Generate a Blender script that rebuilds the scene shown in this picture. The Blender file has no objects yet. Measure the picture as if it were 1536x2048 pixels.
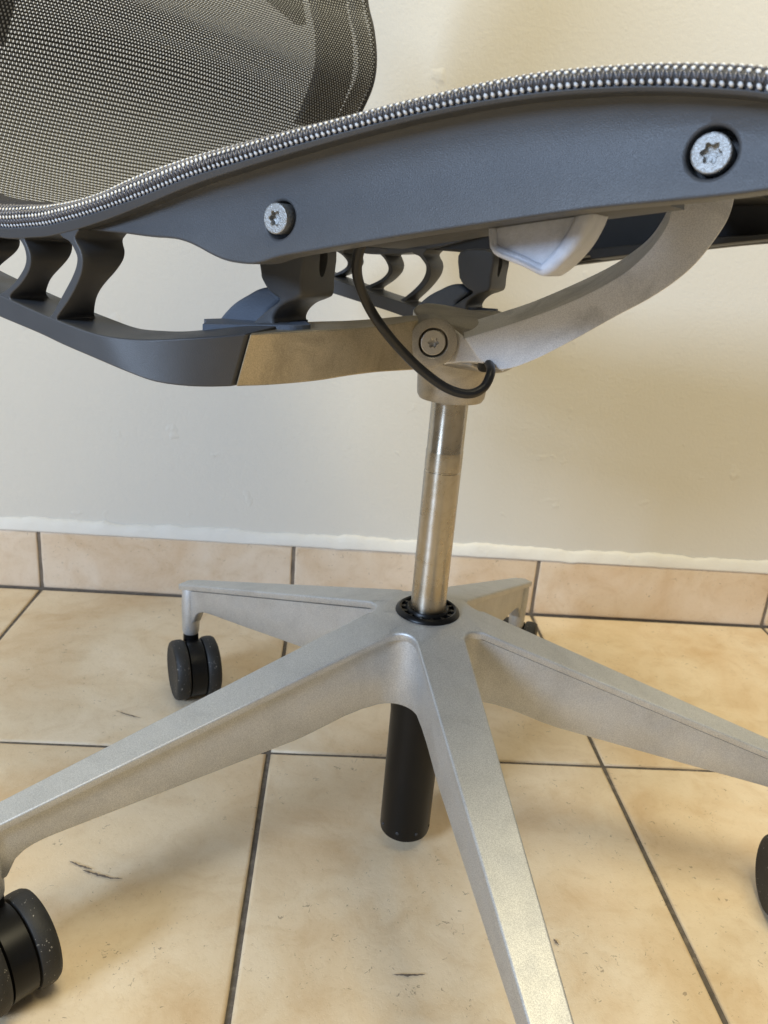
import bpy, bmesh, math, random
from mathutils import Vector, Matrix
random.seed(7)
D = bpy.data
SC = bpy.context.scene
COL = SC.collection
PI = math.pi

# ---------------------------------------------------------------- camera
cam = D.objects.new("camera", D.cameras.new("camera"))
COL.objects.link(cam)
cam.matrix_world = Matrix(((0.995943, -0.060681, -0.066447, 0.386868), (-0.042676, 0.331591, -0.942458, -1.016257), (0.079223, 0.941470, 0.327656, 0.493645), (0.000000, 0.000000, 0.000000, 1.000000)))
cam.data.sensor_fit = 'HORIZONTAL'
cam.data.sensor_width = 36.0
cam.data.lens = 36.0 * 1600.0 / 1536.0
cam.data.clip_start = 0.02
cam.data.clip_end = 50.0
cam.data.dof.use_dof = True
cam.data.dof.focus_distance = 0.50
cam.data.dof.aperture_fstop = 26.0
SC.camera = cam

# ---------------------------------------------------------------- light
world = D.worlds.new("World")
SC.world = world
world.use_nodes = True
wnt = world.node_tree
bg = wnt.nodes["Background"]
bg.inputs["Strength"].default_value = 0.16
bg.inputs["Color"].default_value = (1.0, 0.94, 0.84, 1)

def area_light(name, loc, target, size, size_y, power, color):
    l = D.lights.new(name, 'AREA')
    l.shape = 'RECTANGLE'; l.size = size; l.size_y = size_y
    l.energy = power; l.color = color
    o = D.objects.new(name, l); COL.objects.link(o)
    o.location = loc
    d = Vector(target) - Vector(loc)
    o.rotation_euler = d.to_track_quat('-Z', 'Y').to_euler()
    return o
area_light("window_light", (-2.72, -3.65, 2.16), (0.47, -0.35, 0.55), 1.1, 1.2, 228, (0.55, 0.72, 1.0))
area_light("ceiling_light", (0.72, -0.98, 2.25), (0.66, -0.1, 0.35), 0.9, 0.9, 42, (1.0, 0.885, 0.59))

SC.view_settings.view_transform = 'Standard'
SC.view_settings.look = 'None'
SC.view_settings.gamma = 1.0
SC.view_settings.exposure = 0.0

# ---------------------------------------------------------------- materials
def mat(name):
    m = D.materials.new(name); m.use_nodes = True
    nt = m.node_tree
    return m, nt, nt.nodes["Principled BSDF"]

def node(nt, kind, **kw):
    n = nt.nodes.new(kind)
    for k, v in kw.items(): setattr(n, k, v)
    return n

def math_n(nt, op, a, b=None, c=None):
    n = nt.nodes.new('ShaderNodeMath'); n.operation = op
    for i, x in enumerate((a, b, c)):
        if x is None: continue
        if isinstance(x, (int, float)): n.inputs[i].default_value = x
        else: nt.links.new(x, n.inputs[i])
    return n.outputs[0]

def noise(nt, vec, scale, detail=4, rough=0.5, dist=0.0):
    n = nt.nodes.new('ShaderNodeTexNoise')
    n.inputs['Scale'].default_value = scale; n.inputs['Detail'].default_value = detail
    n.inputs['Roughness'].default_value = rough; n.inputs['Distortion'].default_value = dist
    nt.links.new(vec, n.inputs['Vector'])
    return n.outputs['Fac']

def ramp(nt, fac, stops):
    n = nt.nodes.new('ShaderNodeValToRGB')
    e = n.color_ramp.elements
    while len(e) < len(stops): e.new(0.5)
    for el, (p, c) in zip(e, stops):
        el.position = p; el.color = (*c, 1) if len(c) == 3 else c
    nt.links.new(fac, n.inputs['Fac'])
    return n.outputs['Color']

def mixc(nt, fac, a, b, kind='MIX'):
    n = nt.nodes.new('ShaderNodeMix'); n.data_type = 'RGBA'; n.blend_type = kind
    for s, x in ((n.inputs['Factor'], fac), (n.inputs[6], a), (n.inputs[7], b)):
        if isinstance(x, (int, float)): s.default_value = x
        elif isinstance(x, tuple): s.default_value = (*x, 1)
        else: nt.links.new(x, s)
    return n.outputs[2]

def bump(nt, bsdf, height, strength, dist):
    n = nt.nodes.new('ShaderNodeBump')
    n.inputs['Strength'].default_value = strength; n.inputs['Distance'].default_value = dist
    nt.links.new(height, n.inputs['Height'])
    nt.links.new(n.outputs[0], bsdf.inputs['Normal'])
    return n

def coord(nt, which='Object'):
    return nt.nodes.new('ShaderNodeTexCoord').outputs[which]

def simple(name, color, metallic=0.0, rough=0.5, grain=0.0, grain_scale=2500, var=0.0, smudge=0.0, spec=0.5):
    m, nt, b = mat(name)
    v = coord(nt)
    b.inputs['Metallic'].default_value = metallic
    b.inputs['Specular IOR Level'].default_value = spec
    base = color
    if var:
        f = noise(nt, v, 45, 5, 0.6)
        lo = tuple(c * (1 - var) for c in color); hi = tuple(min(1, c * (1 + var)) for c in color)
        base = ramp(nt, f, [(0.3, lo), (0.7, hi)])
        nt.links.new(base, b.inputs['Base Color'])
    else:
        b.inputs['Base Color'].default_value = (*color, 1)
    if smudge:
        f2 = noise(nt, v, 28, 6, 0.65, 0.6)
        r = math_n(nt, 'MULTIPLY_ADD', f2, smudge, rough - smudge * 0.5)
        nt.links.new(r, b.inputs['Roughness'])
    else:
        b.inputs['Roughness'].default_value = rough
    if grain:
        g = noise(nt, v, grain_scale, 2, 0.6)
        bump(nt, b, g, grain, 0.0006)
    return m

M = {}
M['plastic'] = simple('grey_plastic', (0.068, 0.0695, 0.073), 0, 0.44, 0.30, 2100, 0.07, 0.16)
M['plastic_dark'] = simple('dark_plastic', (0.032, 0.033, 0.035), 0, 0.5, 0.2, 1600, 0.05, 0.1)
M['black'] = simple('black_plastic', (0.005, 0.0047, 0.0045), 0, 0.34, 0.06, 1800, 0.1, 0.12, 0.26)
M['cable'] = simple('black_cable', (0.012, 0.011, 0.010), 0, 0.38, 0.0)
M['boot'] = simple('blue_grey_boot', (0.085, 0.10, 0.125), 0, 0.62, 0.5, 900, 0.1)
M['bolt'] = simple('zinc_bolt', (0.40, 0.395, 0.375), 0.85, 0.46, 0.6, 1500, 0.12, 0.2)
M['bolt_warm'] = simple('pivot_bolt', (0.55, 0.52, 0.47), 0.9, 0.4, 0.5, 1500, 0.12, 0.2)

def aluminium(name, color, sparkle, rough, stain=0.25, metallic=0.75):
    m, nt, b = mat(name)
    v = coord(nt)
    f = noise(nt, v, 26, 6, 0.62, 0.8)
    lo = tuple(c * (1 - stain) for c in color)
    base = ramp(nt, f, [(0.34, lo), (0.52, color), (0.75, tuple(min(1, c * 1.06) for c in color))])
    sp = noise(nt, v, 1700, 1, 0.5)
    spk = ramp(nt, sp, [(0.36, (0.68, 0.68, 0.68)), (0.5, (0.95, 0.95, 0.95)), (0.64, (1.22, 1.22, 1.19))])
    col = mixc(nt, sparkle, base, spk, 'MULTIPLY')
    nt.links.new(col, b.inputs['Base Color'])
    b.inputs['Metallic'].default_value = metallic
    r = math_n(nt, 'MULTIPLY_ADD', noise(nt, v, 70, 5, 0.6), 0.22, rough - 0.11)
    nt.links.new(r, b.inputs['Roughness'])
    bump(nt, b, noise(nt, v, 1900, 2, 0.6), 0.30 * sparkle + 0.06, 0.0005)
    return m
M['alu_base'] = aluminium('silver_base', (0.58, 0.58, 0.568), 0.55, 0.52, 0.09)
M['alu_arm'] = aluminium('cast_arm', (0.50, 0.425, 0.30), 0.45, 0.38, 0.26)
M['alu_hub'] = aluminium('cast_hub', (0.43, 0.395, 0.34), 0.4, 0.42, 0.28, 0.7)
M['alu_lever'] = aluminium('cast_lever', (0.78, 0.76, 0.745), 0.4, 0.40, 0.32, 0.42)

def steel():
    m, nt, b = mat('brushed_steel')
    v = coord(nt)
    mp = node(nt, 'ShaderNodeMapping'); mp.inputs['Scale'].default_value = (900, 900, 3000)
    nt.links.new(v, mp.inputs['Vector'])
    rings = noise(nt, mp.outputs[0], 1.0, 3, 0.6)
    smear = noise(nt, v, 55, 6, 0.65, 0.5)
    base = ramp(nt, smear, [(0.3, (0.42, 0.365, 0.28)), (0.6, (0.54, 0.49, 0.41))])
    nt.links.new(base, b.inputs['Base Color'])
    b.inputs['Metallic'].default_value = 1.0
    nt.links.new(math_n(nt, 'MULTIPLY_ADD', smear, 0.16, 0.20), b.inputs['Roughness'])
    tg = node(nt, 'ShaderNodeTangent', direction_type='RADIAL', axis='Z')
    nt.links.new(tg.outputs[0], b.inputs['Tangent'])
    b.inputs['Anisotropic'].default_value = 0.85
    b.inputs['Anisotropic Rotation'].default_value = 0.25
    bump(nt, b, rings, 0.10, 0.0003)
    return m
M['steel'] = steel()

def tile_mat(name, tint):
    m, nt, b = mat(name)
    oi = node(nt, 'ShaderNodeObjectInfo')
    geo = node(nt, 'ShaderNodeNewGeometry')
    vm = node(nt, 'ShaderNodeVectorMath', operation='MULTIPLY_ADD')
    cx = node(nt, 'ShaderNodeCombineXYZ')
    for i in range(3):
        nt.links.new(oi.outputs['Random'], cx.inputs[i])
    nt.links.new(cx.outputs[0], vm.inputs[0]); vm.inputs[1].default_value = (13.1, 29.7, 7.3)
    nt.links.new(coord(nt), vm.inputs[2])
    v = vm.outputs[0]
    cloud = noise(nt, v, 7.5, 5, 0.55, 0.7)
    mott = noise(nt, v, 26, 6, 0.62, 1.0)
    base = ramp(nt, cloud, [(0.30, tuple(t * k for t, k in zip(tint, (0.87, 0.775, 0.66)))), (0.46, tuple(t * k for t, k in zip(tint, (0.97, 0.94, 0.90)))), (0.54, tint),
                            (0.70, tuple(min(1, t * k) for t, k in zip(tint, (1.06, 1.08, 1.13))))])
    m2 = ramp(nt, mott, [(0.3, (0.89, 0.84, 0.775)), (0.5, (1, 1, 1)), (0.72, (1.05, 1.07, 1.11))])
    base = mixc(nt, 0.8, base, m2, 'MULTIPLY')
    fine = noise(nt, v, 240, 4, 0.7)
    m3 = ramp(nt, fine, [(0.30, (0.90, 0.88, 0.85)), (0.46, (1, 1, 1))])
    base = mixc(nt, 0.7, base, m3, 'MULTIPLY')
    # small dark specks, gathered in patches
    speck = noise(nt, v, 130, 3, 0.75, 1.5)
    patch = noise(nt, v, 9, 3, 0.5)
    gate = math_n(nt, 'MULTIPLY', math_n(nt, 'GREATER_THAN', speck, 0.665), math_n(nt, 'GREATER_THAN', patch, 0.47))
    base = mixc(nt, math_n(nt, 'MULTIPLY', gate, 0.55), base, (0.16, 0.12, 0.085))
    nt.links.new(base, b.inputs['Base Color'])
    nt.links.new(math_n(nt, 'MULTIPLY_ADD', mott, 0.25, 0.36), b.inputs['Roughness'])
    b.inputs['Specular IOR Level'].default_value = 0.35
    pits = ramp(nt, noise(nt, v, 320, 4, 0.7), [(0.34, (0, 0, 0)), (0.5, (1, 1, 1))])
    hsum = math_n(nt, 'MULTIPLY_ADD', noise(nt, v, 60, 4, 0.6), 1.5, pits)
    bump(nt, b, hsum, 0.16, 0.0012)
    return m
M['tile'] = tile_mat('beige_tile', (0.71, 0.575, 0.392))
M['skirt'] = tile_mat('beige_skirting_tile', (0.70, 0.565, 0.415))

def grout():
    m, nt, b = mat('dark_grout')
    v = coord(nt)
    f = noise(nt, v, 120, 6, 0.7)
    base = ramp(nt, f, [(0.3, (0.075, 0.062, 0.050)), (0.55, (0.13, 0.11, 0.088)), (0.75, (0.26, 0.22, 0.17))])
    nt.links.new(base, b.inputs['Base Color'])
    b.inputs['Roughness'].default_value = 0.9
    bump(nt, b, noise(nt, v, 700, 3, 0.7), 0.5, 0.001)
    return m
M['grout'] = grout()
M['joint'] = simple('brown_joint', (0.17, 0.135, 0.10), 0, 0.9, 0.4, 700, 0.3)

def wall_mat(name, color):
    m, nt, b = mat(name)
    v = coord(nt)
    f = noise(nt, v, 3.2, 5, 0.5)
    base = ramp(nt, f, [(0.3, tuple(c * 0.965 for c in color)), (0.7, color)])
    sp = noise(nt, v, 16, 4, 0.7, 0.8)
    mk = ramp(nt, sp, [(0.735, (1, 1, 1)), (0.78, (0.87, 0.86, 0.84))])
    base = mixc(nt, 0.7, base, mk, 'MULTIPLY')
    nt.links.new(base, b.inputs['Base Color'])
    b.inputs['Roughness'].default_value = 0.62
    b.inputs['Specular IOR Level'].default_value = 0.25
    roll = noise(nt, v, 210, 4, 0.6)
    lump = ramp(nt, noise(nt, v, 24, 3, 0.5), [(0.66, (0, 0, 0)), (0.80, (1, 1, 1))])
    bump(nt, b, math_n(nt, 'MULTIPLY_ADD', lump, 3.0, roll), 0.28, 0.0016)
    return m
M['wall'] = wall_mat('painted_plaster', (0.66, 0.625, 0.55))
M['filler'] = wall_mat('white_filler', (0.70, 0.665, 0.595))

def lever_plastic():
    m, nt, b = mat('frosted_plastic')
    nt.links.new(ramp(nt, noise(nt, coord(nt), 55, 6, 0.7, 0.8), [(0.3, (0.56, 0.58, 0.64)), (0.55, (0.70, 0.72, 0.79)), (0.7, (0.80, 0.82, 0.90))]), b.inputs['Base Color'])
    b.inputs['Roughness'].default_value = 0.33
    b.inputs['Transmission Weight'].default_value = 0.22
    b.inputs['Subsurface Weight'].default_value = 0.6
    b.inputs['Subsurface Radius'].default_value = (0.012, 0.012, 0.013)
    b.inputs['Subsurface Scale'].default_value = 0.6
    v = coord(nt)
    bump(nt, b, noise(nt, v, 420, 5, 0.75, 1.0), 0.45, 0.0012)
    return m
M['frosted'] = lever_plastic()

def mesh_fabric():
    """Woven suspension: staggered light yarn knots on dark strands, open between them.  UV is in metres."""
    m, nt, b = mat('woven_mesh')
    uv = node(nt, 'ShaderNodeUVMap'); uv.uv_map = 'UVMap'
    sep = node(nt, 'ShaderNodeSeparateXYZ'); nt.links.new(uv.outputs[0], sep.inputs[0])
    wob = noise(nt, uv.outputs[0], 60, 2, 0.5)
    U = math_n(nt, 'MULTIPLY_ADD', wob, 0.25, math_n(nt, 'DIVIDE', sep.outputs[0], 0.0031))
    V = math_n(nt, 'DIVIDE', sep.outputs[1], 0.0021)
    row = math_n(nt, 'FLOOR', V)
    fy = math_n(nt, 'SUBTRACT', math_n(nt, 'FRACT', V), 0.5)
    ush = math_n(nt, 'MULTIPLY_ADD', math_n(nt, 'MODULO', row, 2.0), 0.5, U)
    fx = math_n(nt, 'SUBTRACT', math_n(nt, 'FRACT', ush), 0.5)
    def ell(dx, rx, ry, skew=0.0):
        x = math_n(nt, 'ADD', fx, dx)
        if skew: x = math_n(nt, 'MULTIPLY_ADD', fy, skew, x)
        a = math_n(nt, 'POWER', math_n(nt, 'ABSOLUTE', math_n(nt, 'DIVIDE', x, rx)), 2.0)
        c = math_n(nt, 'POWER', math_n(nt, 'ABSOLUTE', math_n(nt, 'DIVIDE', fy, ry)), 2.0)
        return math_n(nt, 'ADD', a, c)
    dot = math_n(nt, 'LESS_THAN', ell(0.0, 0.25, 0.31, 0.25), 1.0)
    g1 = math_n(nt, 'LESS_THAN', ell(0.5, 0.155, 0.31), 1.0)
    g2 = math_n(nt, 'LESS_THAN', ell(-0.5, 0.155, 0.31), 1.0)
    gap = math_n(nt, 'MAXIMUM', g1, g2)
    tone = noise(nt, uv.outputs[0], 900, 2, 0.5)
    yarn = ramp(nt, tone, [(0.35, (0.27, 0.28, 0.298)), (0.65, (0.52, 0.54, 0.57))])
    col = mixc(nt, dot, (0.023, 0.023, 0.0245), yarn)
    nt.links.new(col, b.inputs['Base Color'])
    b.inputs['Roughness'].default_value = 0.45
    dome = math_n(nt, 'MAXIMUM', math_n(nt, 'SUBTRACT', 1.0, ell(0.0, 0.30, 0.38, 0.25)), 0.0)
    bump(nt, b, dome, 0.6, 0.0008)
    tr = node(nt, 'ShaderNodeBsdfTransparent')
    mx = node(nt, 'ShaderNodeMixShader')
    nt.links.new(gap, mx.inputs[0]); nt.links.new(b.outputs[0], mx.inputs[1]); nt.links.new(tr.outputs[0], mx.inputs[2])
    nt.links.new(mx.outputs[0], nt.nodes['Material Output'].inputs['Surface'])
    return m
M['mesh'] = mesh_fabric()
M['band'] = simple('dark_woven_band', (0.035, 0.034, 0.037), 0, 0.55, 0.6, 1800)
M['yarn'] = simple('white_yarn', (0.80, 0.79, 0.765), 0, 0.42, 0.4, 2600, 0.1)
M['strand'] = simple('dark_strand', (0.15, 0.147, 0.160), 0, 0.24, 0.0, 2500, 0.0)

def wheel_mat():
    m, nt, b = mat('scuffed_rubber')
    v = coord(nt)
    sp = noise(nt, v, 420, 3, 0.7)
    pt = noise(nt, v, 40, 3, 0.6)
    g = math_n(nt, 'MULTIPLY', math_n(nt, 'GREATER_THAN', sp, 0.66), math_n(nt, 'GREATER_THAN', pt, 0.47))
    base = mixc(nt, math_n(nt, 'MULTIPLY', g, 0.7), ramp(nt, pt, [(0.3, (0.009, 0.0085, 0.008)), (0.7, (0.022, 0.021, 0.019))]), (0.40, 0.37, 0.32))
    nt.links.new(base, b.inputs['Base Color'])
    b.inputs['Roughness'].default_value = 0.6
    bump(nt, b, noise(nt, v, 900, 3, 0.6), 0.3, 0.0008)
    return m
M['wheel'] = wheel_mat()
M['scuff'] = simple('rubber_scuff', (0.16, 0.125, 0.095), 0, 0.7, 0, 0, 0.3)

# ---------------------------------------------------------------- helpers
def link(name, me, m, parent=None, bevel=0.0, seg=2, angle=35, smooth=True):
    o = D.objects.new(name, me); COL.objects.link(o)
    if m is not None:
        me.materials.clear(); me.materials.append(m)
    if parent is not None: o.parent = parent
    if smooth:
        for p in me.polygons: p.use_smooth = True
    if bevel:
        b = o.modifiers.new("bevel", 'BEVEL'); b.width = bevel; b.segments = seg
        b.limit_method = 'ANGLE'; b.angle_limit = math.radians(angle); b.harden_normals = True
        b.use_clamp_overlap = True
    return o

def from_bm(bm, name="m"):
    bmesh.ops.recalc_face_normals(bm, faces=bm.faces)
    me = D.meshes.new(name); bm.to_mesh(me); bm.free()
    return me

def sharp(me, deg=35):
    me.shade_auto_smooth if False else None
    bm = bmesh.new(); bm.from_mesh(me)
    for e in bm.edges:
        if len(e.link_faces) == 2 and e.calc_face_angle(0) > math.radians(deg): e.smooth = False
    bm.to_mesh(me); bm.free()

def cr(pts, n=6, closed=False):
    """Catmull-Rom through the points."""
    P = [Vector(p) for p in pts]; out = []; N = len(P)
    rng = range(N if closed else N - 1)
    for i in rng:
        if closed: a, b, c, d = P[(i - 1) % N], P[i], P[(i + 1) % N], P[(i + 2) % N]
        else: a, b, c, d = P[max(i - 1, 0)], P[i], P[i + 1], P[min(i + 2, N - 1)]
        for k in range(n):
            t = k / n
            out.append(0.5 * ((2 * b) + (c - a) * t + (2 * a - 5 * b + 4 * c - d) * t * t + (3 * b - a - 3 * c + d) * t ** 3))
    if not closed: out.append(P[-1])
    return out

def xz(pts): return [(p[0], p[2]) for p in pts]

def extrude_profile(name, loops, y0, y1, m, parent, bevel=0.001, res=2):
    """Outline(s) in the chair's side view (forward, up), given thickness between y0 and y1, rounded edges."""
    cu = D.curves.new(name, 'CURVE'); cu.dimensions = '2D'; cu.fill_mode = 'BOTH'
    for lp in loops:
        s = cu.splines.new('POLY'); s.points.add(len(lp) - 1)
        for q, (x, z) in zip(s.points, lp): q.co = (x, z, 0, 1)
        s.use_cyclic_u = True
    th = abs(y1 - y0)
    cu.extrude = max(th / 2 - bevel, 1e-5); cu.bevel_depth = bevel; cu.bevel_resolution = res; cu.offset = -bevel
    tmp = D.objects.new("tmp", cu); COL.objects.link(tmp)
    dg = bpy.context.evaluated_depsgraph_get(); dg.update()
    me = D.meshes.new_from_object(tmp.evaluated_get(dg))
    D.objects.remove(tmp); D.curves.remove(cu)
    mid = (y0 + y1) / 2
    for v in me.vertices:
        x, z, w = v.co
        v.co = (x, mid - w, z)
    sharp(me, 50)
    me.name = name
    return link(name, me, m, parent)

def loft(name, secs, m, parent, n=6, bevel=0.0015, cap=True):
    k = len(secs[0])
    rails = [cr([s[i] for s in secs], n) for i in range(k)]
    bm = bmesh.new()
    rows = [[bm.verts.new(rails[i][j]) for i in range(k)] for j in range(len(rails[0]))]
    for a, b in zip(rows, rows[1:]):
        for i in range(k):
            bm.faces.new((a[i], a[(i + 1) % k], b[(i + 1) % k], b[i]))
    if cap:
        bm.faces.new(rows[0][::-1]); bm.faces.new(rows[-1])
    return link(name, from_bm(bm, name), m, parent, bevel, 3)

def lathe_bm(prof, n=48, bm=None, mx=None, closed=False):
    """Revolve (r, z) about z."""
    bm = bm or bmesh.new(); rings = []
    for r, z in prof:
        if r < 1e-6: rings.append([bm.verts.new((0, 0, z))])
        else: rings.append([bm.verts.new((r * math.cos(2 * PI * i / n), r * math.sin(2 * PI * i / n), z)) for i in range(n)])
    vs = [v for r in rings for v in r]
    for a, b in zip(rings, rings[1:]):
        for i in range(n):
            j = (i + 1) % n
            if len(a) == 1 and len(b) == 1: continue
            if len(a) == 1: bm.faces.new((a[0], b[i], b[j]))
            elif len(b) == 1: bm.faces.new((a[i], a[j], b[0]))
            else: bm.faces.new((a[i], a[j], b[j], b[i]))
    if mx is not None: bmesh.ops.transform(bm, matrix=mx, verts=vs)
    return bm

def lathe(name, prof, m, parent, n=48, mx=None, bevel=0.0):
    me = from_bm(lathe_bm(prof, n, None, mx), name); sharp(me, 40)
    return link(name, me, m, parent, bevel)

def tube(name, pts, r, m, parent, n=10, sub=6):
    P = cr(pts, sub); bm = bmesh.new(); rings = []
    up = Vector((0, 1, 0))
    for i, p in enumerate(P):
        t = (P[min(i + 1, len(P) - 1)] - P[max(i - 1, 0)]).normalized()
        a = t.cross(up).normalized(); b = t.cross(a).normalized()
        rings.append([bm.verts.new(p + r * (math.cos(2 * PI * k / n) * a + math.sin(2 * PI * k / n) * b)) for k in range(n)])
    for a, b in zip(rings, rings[1:]):
        for k in range(n): bm.faces.new((a[k], a[(k + 1) % n], b[(k + 1) % n], b[k]))
    bm.faces.new(rings[0]); bm.faces.new(rings[-1][::-1])
    return link(name, from_bm(bm, name), m, parent)

def mirror(o, parent=None):
    """The same part on the chair's far side."""
    c = o.copy(); COL.objects.link(c); c.parent = parent or o.parent
    c.scale = (1, -1, 1)
    for ch in o.children:
        d = ch.copy(); COL.objects.link(d); d.parent = c
    return c

def axis_matrix(origin, direction):
    z = Vector(direction).normalized()
    x = Vector((0, 0, 1)).cross(z)
    x = x.normalized() if x.length > 1e-6 else Vector((1, 0, 0))
    y = z.cross(x)
    mx = Matrix((x, y, z)).transposed().to_4x4(); mx.translation = Vector(origin)
    return mx

def box_bm(bm, x0, x1, y0, y1, z0, z1):
    v = [bm.verts.new((x, y, z)) for x in (x0, x1) for y in (y0, y1) for z in (z0, z1)]
    for f in ((0, 1, 3, 2), (4, 6, 7, 5), (0, 4, 5, 1), (2, 3, 7, 6), (0, 2, 6, 4), (1, 5, 7, 3)): bm.faces.new([v[i] for i in f])
    return v

# ---------------------------------------------------------------- the room: floor, wall, skirting
TS, G = 0.34, 0.0042
floor = D.objects.new("floor", None); COL.objects.link(floor); floor['kind'] = 'structure'
bm = bmesh.new()
v = [bm.verts.new(p) for p in ((-3, -4, -0.0022), (4, -4, -0.0022), (4, 0.02, -0.0022), (-3, 0.02, -0.0022))]
bm.faces.new(v)
o = link("grout", from_bm(bm), M['grout'], floor, smooth=False)

def tile_mesh(w, d, h, seed, chip=0.0009):
    """A slab with a pillowed rim whose edge wanders a little."""
    rnd = random.Random(seed)
    n = 9; bm = bmesh.new()
    def ring(ins, z, jit):
        pts = []
        for side in range(4):
            for i in range(n):
                t = i / n
                a = {0: (-w/2 + w*t, -d/2), 1: (w/2, -d/2 + d*t), 2: (w/2 - w*t, d/2), 3: (-w/2, d/2 - d*t)}[side]
                x, y = a
                k = ins + (rnd.random() ** 3) * jit
                sx = (w/2 - k) / (w/2); sy = (d/2 - k) / (d/2)
                pts.append(bm.verts.new((x * sx, y * sy, z)))
        return pts
    r0 = ring(0, -h, 0); r1 = ring(0.0001, -0.0011, 0.0006); r2 = ring(0.0010, -0.0002, chip); r3 = ring(0.0030, 0.0, chip)
    for a, b in ((r0, r1), (r1, r2), (r2, r3)):
        for i in range(len(a)):
            j = (i + 1) % len(a); bm.faces.new((a[i], a[j], b[j], b[i]))
    bm.faces.new(r3)
    return from_bm(bm, "tile")
tile_me = [tile_mesh(TS - G, TS - G, 0.006, s) for s in range(4)]
for i in range(-2, 6):
    for j in range(7):
        o = link("tile", tile_me[(i * 3 + j * 5) % 4], M['tile'], floor)
        o.location = (TS * (i + 0.5), -0.0016 - TS * (j + 0.5), random.uniform(-0.0003, 0.0003))
        o.rotation_euler = (0, 0, random.choice((0, PI)))

wall = D.objects.new("wall", None); COL.objects.link(wall); wall['kind'] = 'structure'
bm = bmesh.new()
nx, nz = 60, 26
V = [[bm.verts.new((-2.5 + 6.0 * i / nx, 0.008 + 0.0012 * math.sin(i * 1.7 + 0.6 * k) * math.sin(k * 0.9), 2.4 * k / nz)) for i in range(nx + 1)] for k in range(nz + 1)]
for k in range(nz):
    for i in range(nx): bm.faces.new((V[k][i], V[k][i+1], V[k+1][i+1], V[k+1][i]))
for row in V: pass
link("plaster", from_bm(bm), M['wall'], wall)

HS = 0.0836
skirting = D.objects.new("skirting", None); COL.objects.link(skirting); skirting['kind'] = 'structure'
bm = bmesh.new(); box_bm(bm, -2.5, 3.5, 0.0015, 0.012, -0.002, HS - 0.001)
link("joint_filling", from_bm(bm), M['joint'], skirting, smooth=False)
sk_me = [tile_mesh(TS - G, HS - 0.0014, 0.007, 40 + s) for s in range(3)]
for i in range(-2, 6):
    o = link("skirting_tile", sk_me[i % 3], M['skirt'], skirting)
    o.location = (TS * (i + 0.5), random.uniform(-0.0006, 0.0004), HS / 2 + 0.0001)
    o.rotation_euler = (PI / 2, 0, 0)
# hand-smeared white filler along the top of the skirting
bm = bmesh.new(); rows = []
rnd = random.Random(3)
def wob(x, a): return (math.sin(x * 31 + a) * 0.5 + math.sin(x * 73 + 2 * a) * 0.3 + math.sin(x * 151 + a) * 0.2)
N = 520
for i in range(N + 1):
    x = -0.9 + 2.9 * i / N
    top = HS + 0.0155 + 0.0024 * wob(x, 1.0) + 0.0009 * wob(x * 4.3, 3.0) + rnd.uniform(-0.0005, 0.0005)
    low = HS - 0.0006 - 0.0016 * max(0, wob(x * 1.3, 4.0)) ** 3
    f = 0.0012 * wob(x * 0.8, 2.3) + 0.0005 * wob(x * 3.7, 1.1)
    rows.append([bm.verts.new((x, 0.0085, top + 0.0004)), bm.verts.new((x, 0.0060 + 0.2 * f, top)), bm.verts.new((x, 0.0035 + f, top - 0.003)),
                 bm.verts.new((x, 0.0012 + f, (top + low) / 2)), bm.verts.new((x, -0.0008 + 0.3 * f, low + 0.0022)), bm.verts.new((x, -0.0011, low)), bm.verts.new((x, 0.004, low - 0.001))])
for a, b in zip(rows, rows[1:]):
    for k in range(len(a) - 1): bm.faces.new((a[k], b[k], b[k+1], a[k+1]))
link("filler_strip", from_bm(bm), M['filler'], skirting)

# rubber scuffs on the floor: thin smears of uneven outline
def scuff(pts, w, seed):
    rnd = random.Random(seed); P = cr(pts, 8); bm = bmesh.new(); A = []; B = []
    for i, p in enumerate(P):
        t = i / (len(P) - 1)
        d = (P[min(i+1, len(P)-1)] - P[max(i-1, 0)]).normalized(); nrm = Vector((-d.y, d.x, 0))
        k = w * math.sin(PI * min(max(t, 0.02), 0.98)) ** 0.7
        A.append(bm.verts.new(p + nrm * k * rnd.uniform(0.2, 1))); B.append(bm.verts.new(p - nrm * k * rnd.uniform(0.2, 1)))
    for i in range(len(P) - 1): bm.faces.new((A[i], B[i], B[i+1], A[i+1]))
    o = link("scuff_mark", from_bm(bm), M['scuff'], floor, smooth=False)
    return o
for pts, w in [([(0.1953, -0.4948, 0.0012), (0.2052, -0.4992, 0.0012), (0.2161, -0.503, 0.0012)], 0.0012), ([(0.2086, -0.5038, 0.0012), (0.2194, -0.5075, 0.0012), (0.2299, -0.5107, 0.0012), (0.2418, -0.5118, 0.0012)], 0.0016), ([(0.4504, -0.5919, 0.0012), (0.461, -0.5924, 0.0012), (0.4736, -0.5913, 0.0012)], 0.0013), ([(0.2982, -0.276, 0.0012), (0.3362, -0.2852, 0.0012), (0.3679, -0.2846, 0.0012)], 0.001), ([(0.1756, -0.2837, 0.0012), (0.1908, -0.2907, 0.0012), (0.2041, -0.2952, 0.0012)], 0.0011), ([(0.5743, -0.5581, 0.0012), (0.576, -0.5608, 0.0012), (0.5775, -0.5638, 0.0012)], 0.0014)]:
    scuff(pts, w, len(D.objects))

# ---------------------------------------------------------------- the chair
chair = D.objects.new("office_chair", None); COL.objects.link(chair)
chair.location = (0.46688, -0.45459, 0); chair.rotation_euler = (0, 0, -math.radians(34))
chair['label'] = "grey office swivel chair with mesh seat, bare aluminium arms and silver five-star base on castors"
chair['category'] = "office chair"

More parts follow.
